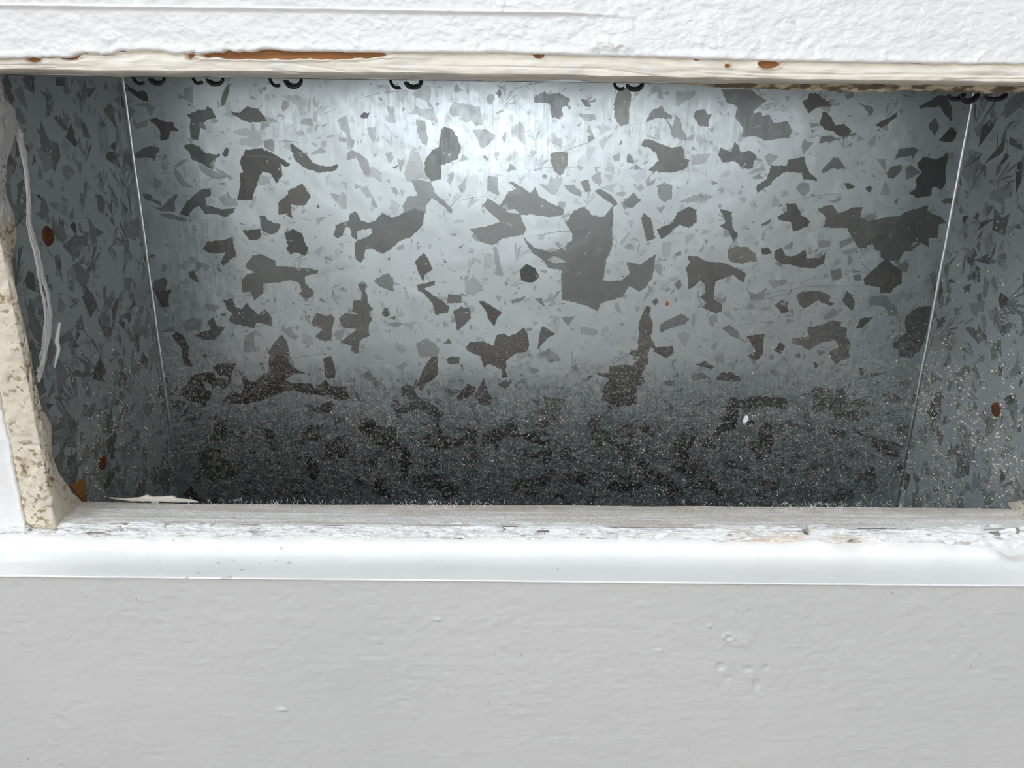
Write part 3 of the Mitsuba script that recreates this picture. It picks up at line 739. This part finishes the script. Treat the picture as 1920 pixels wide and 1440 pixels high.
# bent corners: a bright rounded crease where back and sides meet
for sgn, key in ((-1, 'duct__corner_bend'), (1, 'duct__corner_bend_001')):
    a = np.linspace(0, np.pi / 2, 9)[:, None]; zz = np.arange(ZBOT, HT + .0001, .0015)[None]
    r = .0010 + .0002 * nz(zz * 70, o=2, seed=41 + sgn)
    cx, cy = sgn * (W - r), D - r
    P = np.stack([cx + sgn * r * np.sin(a) + 0 * zz, cy + r * np.cos(a) + 0 * zz, zz + 0 * a + 0 * r], -1)
    surf(key, P, 'm_zinc_plain', EYE)
scene['duct__top_panel'] = mikit.ply(box(-W - .0006, W + .0006, .0, D + .0006, HT, HT + .0007), 'm_zinc_plain')
scene['duct__front_panel'] = mikit.ply(box(-W, W, .0004, .0012, ZBOT, -.002), 'm_zinc_plain')
scene['duct__bottom_panel'] = mikit.ply(box(-W, W, -.001, D, ZBOT - .0008, ZBOT), 'm_zinc_plain')
scene['duct__front_hem'] = mikit.ply(cat_([tube([[-W, .0016, H - .0001], [0, .0016, H - .0001], [W, .0016, H - .0001]], .00045, 8), box(-W, W, .0012, .0018, H, HT)]), 'm_zinc_plain')
tag('duct', 'open galvanised sheet metal duct box with dark spangles set into the white wall', 'duct')
# settled dust grains
g = trimesh.creation.icosphere(subdivisions=0)
def grains(n, place, key, rmin=.0001, rmax=.00048):
    ms = []
    for _ in range(n):
        p, nrm = place()
        r = rmin * (rmax / rmin) ** (rng.random() ** 2.6)
        v = g.vertices * r * rng.uniform(.6, 1.2, 3)
        ms.append((v + p + nrm * r * .3))
    v = np.vstack(ms); f = np.vstack([g.faces + 12 * k for k in range(n)])
    scene[key] = mikit.ply(trimesh.Trimesh(v, f, process=False), 'm_speck')
    labels[key] = {'label': 'fine beige dust grains clinging to the metal', 'kind': 'stuff'}
def p_back():
    while True:
        x, zz = rng.uniform(-W, W), rng.uniform(-.045, .07)
        if rng.random() < math.exp(-max(zz - .0, 0) / .022) * (.25 + .75 * (x + W) / (2 * W)) * (.2 + .8 * (nz(x * 55, zz * 160, o=2, seed=51) > .08)): return np.array([x, D, zz]), np.array([0, -1., 0])
def p_side(s):
    def f():
        while True:
            yy, zz = rng.uniform(.0025, D), rng.uniform(-.045, .13)
            if rng.random() < math.exp(-max(zz - .02, 0) / .03) * (.25 + .75 * (nz(yy * 70, zz * 60, o=2, seed=52) > .0)): return np.array([s * W, yy, zz]), np.array([-s, 0, 0.])
    return f
grains(4200, p_back, 'duct__dust', .00009, .00042)
grains(2800, p_side(-1), 'duct__dust_001', .00009, .0004)
grains(3600, p_side(1), 'duct__dust_002', .0001, .0005)

# ---------------------------------------------------------------- rusty nail heads in the side walls
def nail(key, sgn, yy, zz, r, label):
    a = np.linspace(0, 1, 7)[:, None]; th_ = np.linspace(0, 2 * np.pi, 25)[None]
    rad = r * a * (1 + .07 * nz(np.cos(th_) * 2, np.sin(th_) * 2, a, o=2, seed=int(zz * 1e5)))
    hh = .00075 * np.sqrt(np.clip(1 - (a * .96) ** 2, 0, 1)) + .0004 * nz(rad * np.cos(th_) * 1300, rad * np.sin(th_) * 1300, o=2, seed=3)
    hh = np.where(a > .97, -.0001, hh)
    P = np.stack([sgn * (W - hh) + 0 * th_, yy + rad * np.cos(th_), zz + rad * np.sin(th_)], -1)
    surf(key + '__head', P, 'm_rust', [0, yy, zz])
    scene[key + '__shank'] = mikit.ply(tube([[sgn * (W - .0003), yy, zz], [sgn * (W + .006), yy, zz], [sgn * (W + .012), yy, zz]], [.0011, .0011, .0004], 8), 'm_rust')
    tag(key, label, 'nail')
nail('rusty_nail', -1, .0091, .0981, .0036, 'rusty round nail head high on the left duct wall beside the white caulk smear')
nail('rusty_nail_001', -1, .0193, .0070, .0031, 'rusty round nail head low on the left duct wall above the bottom left corner')
nail('rusty_nail_002', 1, .0246, .0306, .0031, 'rusty round nail head on the dusty right duct wall')

# ---------------------------------------------------------------- curls of black wire hanging under the top edge
def curl(x, w, depth, kind):
    """kind 0: hook with a free end, 1: shallow loop seen from below"""
    yy = .006
    if kind == 0:
        th_ = np.linspace(-.2, 3.9, 22)
        pts = [[x + w * (.5 - .5 * math.cos(a)) * .55, yy + .0006 * math.sin(a * 2), H + .0008 - depth * (a + .2) / 4.1 - .0007 * math.sin(a)] for a in th_]
        pts += [[pts[-1][0] + w * .22, yy, pts[-1][2] - .0001], [pts[-1][0] + w * .42, yy, pts[-1][2] + .0002]]
    else:
        th_ = np.linspace(np.pi * 1.02, np.pi * 1.98, 24)
        pts = [[x + w * .5 + w * .5 * math.cos(a), yy, H + .0006 + depth * math.sin(a)] for a in th_]
        pts += [[x + w * .5 + w * .42 * math.cos(a), yy + .0012, H + .0004 + depth * .62 * math.sin(a)] for a in th_[::-1]]
    pts = [[a_, b_, c_ - (.0012 if x < .12 else .0030)] for a_, b_, c_ in pts]
    return tube(pts, .00052, 7)
spots = [(-0.1399, 0.0038, 0.0024, 0, 'bent black wire hook just right of the left duct corner, first in the row'),
         (-0.1347, 0.0048, 0.0019, 1, 'black wire loop next to the first hook, near the left duct corner'),
         (-0.1206, 0.0034, 0.0020, 0, 'bent black wire hook, second hook along the top edge from the left'),
         (-0.1161, 0.0052, 0.0019, 1, 'black wire loop beside the second hook along the top edge'),
         (-0.0957, 0.0035, 0.0026, 0, 'bent black wire hook under the left end of the bare brown wood'),
         (-0.0909, 0.0054, 0.0024, 1, 'black wire loop under the left end of the bare brown wood'),
         (-0.0566, 0.0036, 0.0028, 0, 'bent black wire hook left of the bright glare on the metal'),
         (-0.0518, 0.0052, 0.0022, 1, 'black wire loop left of the bright glare on the metal'),
         (0.0165, 0.0035, 0.0022, 0, 'bent black wire hook right of the bright glare on the metal'),
         (0.0205, 0.0052, 0.0019, 1, 'black wire loop right of the glare, paired with the hook there'),
         (0.1267, 0.0053, 0.0019, 1, 'black wire loop at the top right, left of the duct corner'),
         (0.1306, 0.0060, 0.0026, 1, 'twisted black wire loop over the right duct corner'),
         (0.1388, 0.0070, .0018, 1, 'black wire loop right of the right duct corner, last in the row')]
for k, (x, w, dp, kind, lab) in enumerate(spots):
    key = 'wire_curl' + (f'_{k:03d}' if k else '')
    scene[key] = mikit.ply(curl(x, w, dp, kind), 'm_wire', True)
    tag(key, lab, 'wire', 'black wire curls under the top edge')

# ---------------------------------------------------------------- wall face left and right of the opening, with its caulk
def side_board(sgn, key):
    zz = np.arange(-.004, .1565, .0004)[None]; s_ = np.linspace(0, 1, 60)[:, None]
    edge = .1872 + .0006 * nz(zz * 60, o=3, seed=61 + sgn) + .0003 * nz(zz * 400, o=3, seed=62) + .0006 * sst(.03, .0, zz)
    X = .245 + (edge - .245) * s_ ** .7
    Yv = -.0200 - .00018 * nz(X * 300, zz * 300, o=3, seed=63) - .00025 * nz(X * 80, zz * 80, o=3, seed=64) - np.exp(-((X - edge) / .001) ** 2) * (.0004 + .0004 * nz(zz * 250, o=3, seed=65))
    th_ = np.linspace(0, np.pi / 2, 6)[1:, None]
    Xr = edge - .0006 * np.sin(th_); Yr = Yv[-1:] + .0006 * (1 - np.cos(th_))
    P = np.stack([sgn * np.vstack([X, Xr, edge - .0006]), np.vstack([Yv, Yr, np.full((1, zz.shape[1]), -.010)]), np.broadcast_to(zz, (len(s_) + 6, zz.shape[1]))], -1)
    surf(key, P, 'm_white', [sgn * .19, -.3, .08])
    struct(key)
side_board(-1, 'trim_2'); side_board(1, 'trim_3')


def jamb_caulk(sgn, key, bsdf, inner_z, inner_y, seed):
    zz = np.arange(-.001, .158, .00045)[None]; s_ = np.linspace(0, 1, 46)[:, None]
    yi = np.interp(zz[0], inner_z, inner_y)[None] + .0007 * nz(zz * 160, o=3, seed=seed)
    xo, yo = .1874, -.0198
    a_, b2 = np.clip(s_ / .42, 0, 1), np.clip((s_ - .42) / .58, 0, 1)          # over the wall edge, then onto the metal
    X = xo + (.1770 - xo) * a_ + 0 * zz
    Yv = yo + (yi - yo) * b2 - .0006 * np.sin(np.pi * a_) * (b2 <= 0)
    nx, ny = -.25 - .7 * sst(.3, .55, s_), -.95 + .9 * sst(.35, .6, s_)
    hh = .0010 * nz(zz * 60, s_ * 3, o=4, seed=seed + 1) + .0006 * nz(zz * 260, s_ * 7, o=4, seed=seed + 2) - .0012 * sst(.5, .62, nz(zz * 170, s_ * 5, o=2, seed=seed + 5)) + .0009 * np.sin(np.pi * np.clip(s_, 0, 1)) - .0007 * (1 - sst(0, .1, s_)) 
    crack = np.exp(-((zz - .031 + .004 * (s_ - .5)) / .0006) ** 2) * .0011 * sst(.1, .5, s_)
    hh = hh - crack
    hh = hh * np.clip((1 - s_) * 6, 0, 1) + .0003 * sst(.45, .6, s_)
    P = np.stack([sgn * (X + nx * hh), Yv + ny * hh, zz + 0 * s_], -1)
    P = np.concatenate([P, P[-1:] + [sgn * .0013, .0003, 0]], 0)
    surf(key, P, bsdf, [0, -.3, .08])
iz = [0.1435, 0.1399, 0.1334, 0.1247, 0.1152, 0.1083, 0.1016, 0.0938, 0.0855, 0.0763, 0.0672, 0.0523, 0.0441, 0.035, 0.0262, 0.017, 0.0074, -0.0001]      # inner edge of the caulk on the left duct wall: height
iy = [-0.004, 0.0006, -0.0004, -0.0079, -0.013, -0.0104, -0.0108, -0.0158, -0.0173, -0.0159, -0.0158, -0.0159, -0.0147, -0.0116, -0.0145, -0.0125, -0.0068, -0.0007]      # and depth
o_ = np.argsort(iz)
jamb_caulk(-1, 'caulk_bead_001', 'm_tan', np.array(iz)[o_], np.array(iy)[o_], 71)
tag('caulk_bead_001', 'stained tan caulk strip down the left side of the opening beside the white board', 'caulk')
jamb_caulk(1, 'caulk_bead_002', 'm_tan', [0, .002, .005, .010, .016, .16], [.004, .0005, -.004, -.009, -.011, -.011], 81)
tag('caulk_bead_002', 'beige caulk on the right side of the opening, at the right edge of the photo', 'caulk')
# white paint smear dragged down the left duct wall
c3 = np.array([(-0.178, 0.00062, 0.13825), (-0.178, 0.00291, 0.13246), (-0.178, 0.00321, 0.12403), (-0.178, 0.00175, 0.11383), (-0.178, -0.00096, 0.10365), (-0.178, -8e-05, 0.0946), (-0.178, 0.00089, 0.08341), (-0.178, 0.00119, 0.07393), (-0.178, -0.00291, 0.06351), (-0.178, -0.00947, 0.05588), (-0.178, -0.01215, 0.05176)])
u = np.linspace(0, len(c3) - 1, 160); c3 = np.stack([np.interp(u, np.arange(len(c3)), c3[:, k]) for k in range(3)], -1)
wd = np.interp(u, [0, 1, 3, 5, 7, 9, 10], [.0003, .0020, .0012, .0017, .0026, .0022, .0006])[None]
s_ = np.linspace(-1, 1, 15)[:, None]
hgt = (.00055 + .0004 * nz(s_ * 4, u[None] * 5, o=3, seed=91)) * np.clip(1 - s_ ** 2, 0, 1) ** .5
gap = sst(.25, .45, nz(s_ * 5, u[None] * 1.6, o=3, seed=92)) * .0008
P = np.stack([-W + 2e-5 + hgt - gap, c3[None, :, 1] + s_ * wd * (1 + .35 * nz(u[None] * 4, s_, o=2, seed=93)), c3[None, :, 2] + 0 * s_], -1)
surf('paint_smear', P, 'm_flake', [0, .04, .08])
tag('paint_smear', 'streaky white paint smear running down the left duct wall', 'paint smear')
c4 = np.array([(-0.1777, 0.00639, 0.06779), (-0.1777, 0.00235, 0.06202), (-0.1777, 0.00277, 0.05893), (-0.1777, -0.00189, 0.05344)])
scene['paint_smear_001'] = mikit.ply(tube(c4, [.0004, .0009, .0008, .0002], 6), 'm_flake', True)
tag('paint_smear_001', 'short forked white paint streak right of the long white smear', 'paint smear')
# bare wood at the lower left corner
wc = np.array([(-0.178, -0.00517, 0.00901), (-0.178, 0.00419, 0.00753), (-0.178, 0.00158, -0.00171), (-0.178, -0.00108, 0.00368)])
v = np.vstack([wc + [.0006, 0, 0], wc + [-.001, 0, 0]])
wm = trimesh.convex.convex_hull(v)
scene['wood_splinter'] = mikit.ply(wm, 'm_wood')
tag('wood_splinter', 'small brown triangle of bare wood at the lower left corner of the duct', 'wood')

# ---------------------------------------------------------------- ledge, white caulk and cove moulding under the opening
xl_ = np.arange(-.1776, .17761, .00032)[None]
s_ = np.linspace(0, 1, 64)[:, None]
Yv = -.0185 * s_ + 0 * xl_
Zv = .0000 + .0008 * sst(.0, .9, s_) + .00035 * nz(xl_ * 55, Yv * 420, o=4, seed=101) + .00025 * nz(xl_ * 12, Yv * 900, o=3, seed=102) + .0005 * sst(-.165, -.178, xl_) 
Zv = Zv - .0006 * (1 - sst(0, .06, s_))
P = np.stack([xl_ + 0 * s_, Yv, Zv], -1)
P = np.concatenate([P[:1] + [0, 0, -.012], P], 0)
surf('ledge_board', P, 'm_ledge', [0, -.2, .3])
tag('ledge_board', 'dusty scraped wooden ledge along the bottom of the opening', 'ledge')
# rough caulk on its front
xl_ = np.arange(-.2, .2001, .00032)[None]
s_ = np.linspace(0, 1, 110)[:, None]
prof = np.array([(-.0165, .0006), (-.0188, .0010), (-.0202, .0008), (-.0210, .0000), (-.0213, -.0010), (-.0211, -.0020), (-.0206, -.0033)])
tq = np.linspace(0, 1, len(prof)); py_, pz_ = np.interp(s_, tq, prof[:, 0]), np.interp(s_, tq, prof[:, 1])
nyv, nzv = np.interp(s_, tq, [0, -.2, -.5, -.85, -1, -1, -1]), np.interp(s_, tq, [1, 1, .85, .5, .1, 0, 0])
right = sst(.02, .17, xl_)
rough = .0012 + .0008 * right
hh = rough * nz(xl_ * 75, s_ * 5, o=4, seed=111) + .0009 * nz(xl_ * 380, s_ * 18, o=4, seed=112) * sst(.1, .5, s_) + .0014 * sst(.1, .4, nz(xl_ * 150, s_ * 7, o=3, seed=113)) * sst(.3, .6, s_)
hh += (.0042 * sst(.140, .164, xl_) + .0007 * (np.exp(-((xl_ - .098) / .03) ** 2) + np.exp(-((xl_ - .058) / .02) ** 2))) * (.5 + 1.3 * nz(xl_ * 110, s_ * 6, o=4, seed=114)) * sst(.15, .5, s_)
pit = sst(.45, .62, nz(xl_ * 210 + 5, s_ * 7, o=3, seed=115)) * np.exp(-((s_ - .55) / .16) ** 2)
ridge = 1 - np.abs(nz(xl_ * 95, s_ * 4.5, o=3, seed=118)) * 2.2
hh += .0011 * np.clip(ridge, 0, 1) ** 2 * sst(.2, .45, s_)
hh -= .0018 * pit
for cx, cz, rx, rz in PITS:
    hh -= .0016 * np.exp(-((xl_ - cx) / rx) ** 2 - ((pz_ - cz) / (rz * 1.2)) ** 2)
lowr = sst(.82, 1, s_)
hh = hh * (1 - lowr) - .0009 * lowr
pz2 = pz_ - (.0012 * right + .0006 * nz(xl_ * 60, o=4, seed=116) + .0003 * nz(xl_ * 300, o=3, seed=117) + .0022 * sst(.150, .170, xl_)) * sst(.4, .9, s_)
P = np.stack([xl_ + 0 * s_, py_ + nyv * hh, pz2 + nzv * hh], -1)
surf('caulk_bead_003', P, 'm_caulk', [0, -.3, .2])
tag('caulk_bead_003', 'rough torn white caulk and paint along the front edge of the bottom ledge', 'caulk')
# cove moulding: face, hollow, flat top, sharp front edge
prof = [(-.0185, .0005), (-.0200, -.0006), (-.0204, -.0015), (-.0204, -.0042)]
prof += [(-.0244 + .0040 * math.cos(a), -.0042 - .0040 * math.sin(a)) for a in np.linspace(0, np.pi / 2, 12)[1:]]
prof += [(-.026, -.00825), (-.030, -.00835), (-.034, -.0085), (-.038, -.0086), (-.0402, -.0087)]
prof += [(-.0402 - .0004 * math.sin(a), -.0091 + .0004 * math.cos(a)) for a in np.linspace(0, np.pi / 2, 6)[1:]]
prof += [(-.0406, -.0093), (-.0403, -.0096), (-.0394, -.0097)]
prof = np.array(prof)
xm = np.arange(-.30, .3001, .0006)[None]
pr_y, pr_z = prof[:, :1] + 0 * xm, prof[:, 1:] + 0 * xm
k_ = np.arange(len(prof))[:, None]
tilt = lambda x: .0012 - .0055 * x                     # the moulding runs a touch out of level
pr_z = pr_z + tilt(xm) * sst(-.024, -.036, pr_y)
pr_z = pr_z + .00012 * nz(xm * 60, k_ * .35, o=3, seed=121)
pr_y = pr_y + .00008 * nz(xm * 120, k_ * .5, o=3, seed=122)
P = np.stack([xm + 0 * k_, pr_y, pr_z], -1)
surf('trim_4', P, 'm_white_smooth', [0, -.5, .3]); 
xe = np.array([[XL, -.30], [.30, XR]])
ke = np.arange(len(prof))[:, None]
for k in (0, 1):
    P = np.stack([xe[k][None] + 0 * ke, prof[:, :1] + 0 * xe[k][None], prof[:, 1:] + tilt((-.3, .3)[k]) * sst(-.024, -.036, prof[:, :1]) + 0 * xe[k][None]], -1)
    surf(f'trim_4__moulding_run' + ('', '_001')[k], P, 'm_white_smooth', [0, -.5, .3])
    scene['baseboard_front__board_run' + ('', '_001')[k]] = mikit.ply(box(xe[k][0], xe[k][1], -.0397, -.0365, FLOOR, -.0096 + tilt((-.3, .3)[k])), 'm_grey')
struct('trim_4')
scene['trim_5'] = mikit.ply(box(-.30, .30, -.0195, -.0135, -.03, -.001), 'm_white_smooth'); struct('trim_5')
# grey board below
xg = np.arange(-.30, .3001, .0006)[None]; zg = np.arange(-.0094, -.125, -.0005)[:, None]
yg = -.0396 - .00013 * nz(xg * 40, zg * 90, o=4, seed=131) - .00009 * nz(xg * 260, zg * 330, o=3, seed=132)
def chip(cx, cz, rx, rz, hgt, ring=0.):
    global yg
    r2 = ((xg - cx) / rx) ** 2 + ((zg - cz) / rz) ** 2 + .6 * nz(xg * 420, zg * 420, o=3, seed=int(abs(cx) * 1e4))
    yg = yg - hgt * ((1 - sst(.55, 1.0, r2)) - ring * (1 - sst(.2, .5, r2)))
for a in [(0.0595, -0.0305, 0.0021, 0.0016, 0.0006, 1.2), (0.0632, -0.0322, 0.0042, 0.0028, 0.00022), (0.0582, -0.0425, 0.0018, 0.0016, -0.0004), (0.0613, -0.0475, 0.001, 0.0014, -0.0003), (0.0715, -0.0506, 0.0016, 0.0026, -0.0004), (0.0677, -0.0434, 0.0018, 0.0012, -0.0003), (0.0739, -0.0429, 0.001, 0.0014, -0.0003), (0.0356, -0.0363, 0.0018, 0.0006, 0.0003), (-0.0974, -0.0615, 0.0022, 0.0009, 0.0005), (-0.041, -0.0245, 0.0018, 0.0006, 0.00035), (-0.0655, -0.0413, 0.005, 0.0022, 0.00012), (-0.0633, -0.0331, 0.003, 0.0016, 0.00012), (0.0526, -0.0262, 0.0009, 0.0008, 0.0004)]:
    chip(*a)
P = np.stack([xg + 0 * zg, yg, zg + tilt(xg) * sst(-.05, -.0094, zg)], -1)
P = np.concatenate([P, np.stack([xg[0], np.full(xg.shape[1], -.0396), np.full(xg.shape[1], FLOOR)], -1)[None]], 0)
surf('baseboard_front', P, 'm_grey', [0, -1, -.05]); struct('baseboard_front')

# ---------------------------------------------------------------- loose bits
def sliver(key, q, yy, bsdf, thick, label, cat):
    m = trimesh.creation.extrude_polygon(Polygon(q).buffer(0), thick, engine='earcut')
    v = m.vertices.copy(); m.vertices = np.stack([v[:, 0], yy - v[:, 2], v[:, 1]], -1); m.fix_normals()
    scene[key] = mikit.ply(m, bsdf); tag(key, label, cat)
sliver('caulk_sliver', [(-0.16875, 8e-05), (-0.16295, -0.00033), (-0.15741, 0.00016), (-0.15463, 0.00131), (-0.15212, 0.00042), (-0.14456, 0.00093), (-0.14288, -0.00019), (-0.13806, -0.00061), (-0.13532, -0.0015), (-0.14386, -0.00156), (-0.14989, -0.00115), (-0.15094, -0.00297), (-0.15254, -0.00276), (-0.15294, -0.00117), (-0.16004, -0.00122)], .0035, 'm_cream', .0009, 'thin torn cream caulk sliver lying over the ledge at the lower left of the duct', 'caulk sliver')
th_ = np.linspace(0, 2 * np.pi, 18, endpoint=False)
sliver('paint_flake', [(0.0971 + .0011 * math.cos(a) + .0005 * math.sin(a), 0.0029 + .0021 * math.sin(a)) for a in th_], D - .0001, 'm_flake', .0004, 'tiny white oval paint flake stuck low on the back panel of the duct', 'paint flake')
# fuzz of dust fibres on the back edge of the ledge
ms = []
for _ in range(520):
    x = rng.choice([rng.uniform(-.175, .175), rng.normal(-.045, .008), rng.normal(.10, .012), rng.normal(-.11, .02)])
    if abs(x) > .178: continue
    y_ = rng.uniform(-.004, .0016); L = rng.uniform(.0004, .0016); a = rng.uniform(0, 6.3)
    p0 = np.array([x, y_, .0001]); d = np.array([math.cos(a) * .7, math.sin(a) * .3 + .1, rng.uniform(.3, 1.1)]) * L
    bend = rng.normal(0, .3, 3) * L
    ms.append(tube([p0, p0 + d * .5 + bend * .5, p0 + d + bend], [.00006, .00005, .00003], 3, False))
scene['ledge_board__dust_fibres'] = mikit.ply(cat_(ms), 'm_flake')
labels['ledge_board__dust_fibres'] = {'label': 'white fluff of dust along the back edge of the ledge', 'kind': 'stuff'}
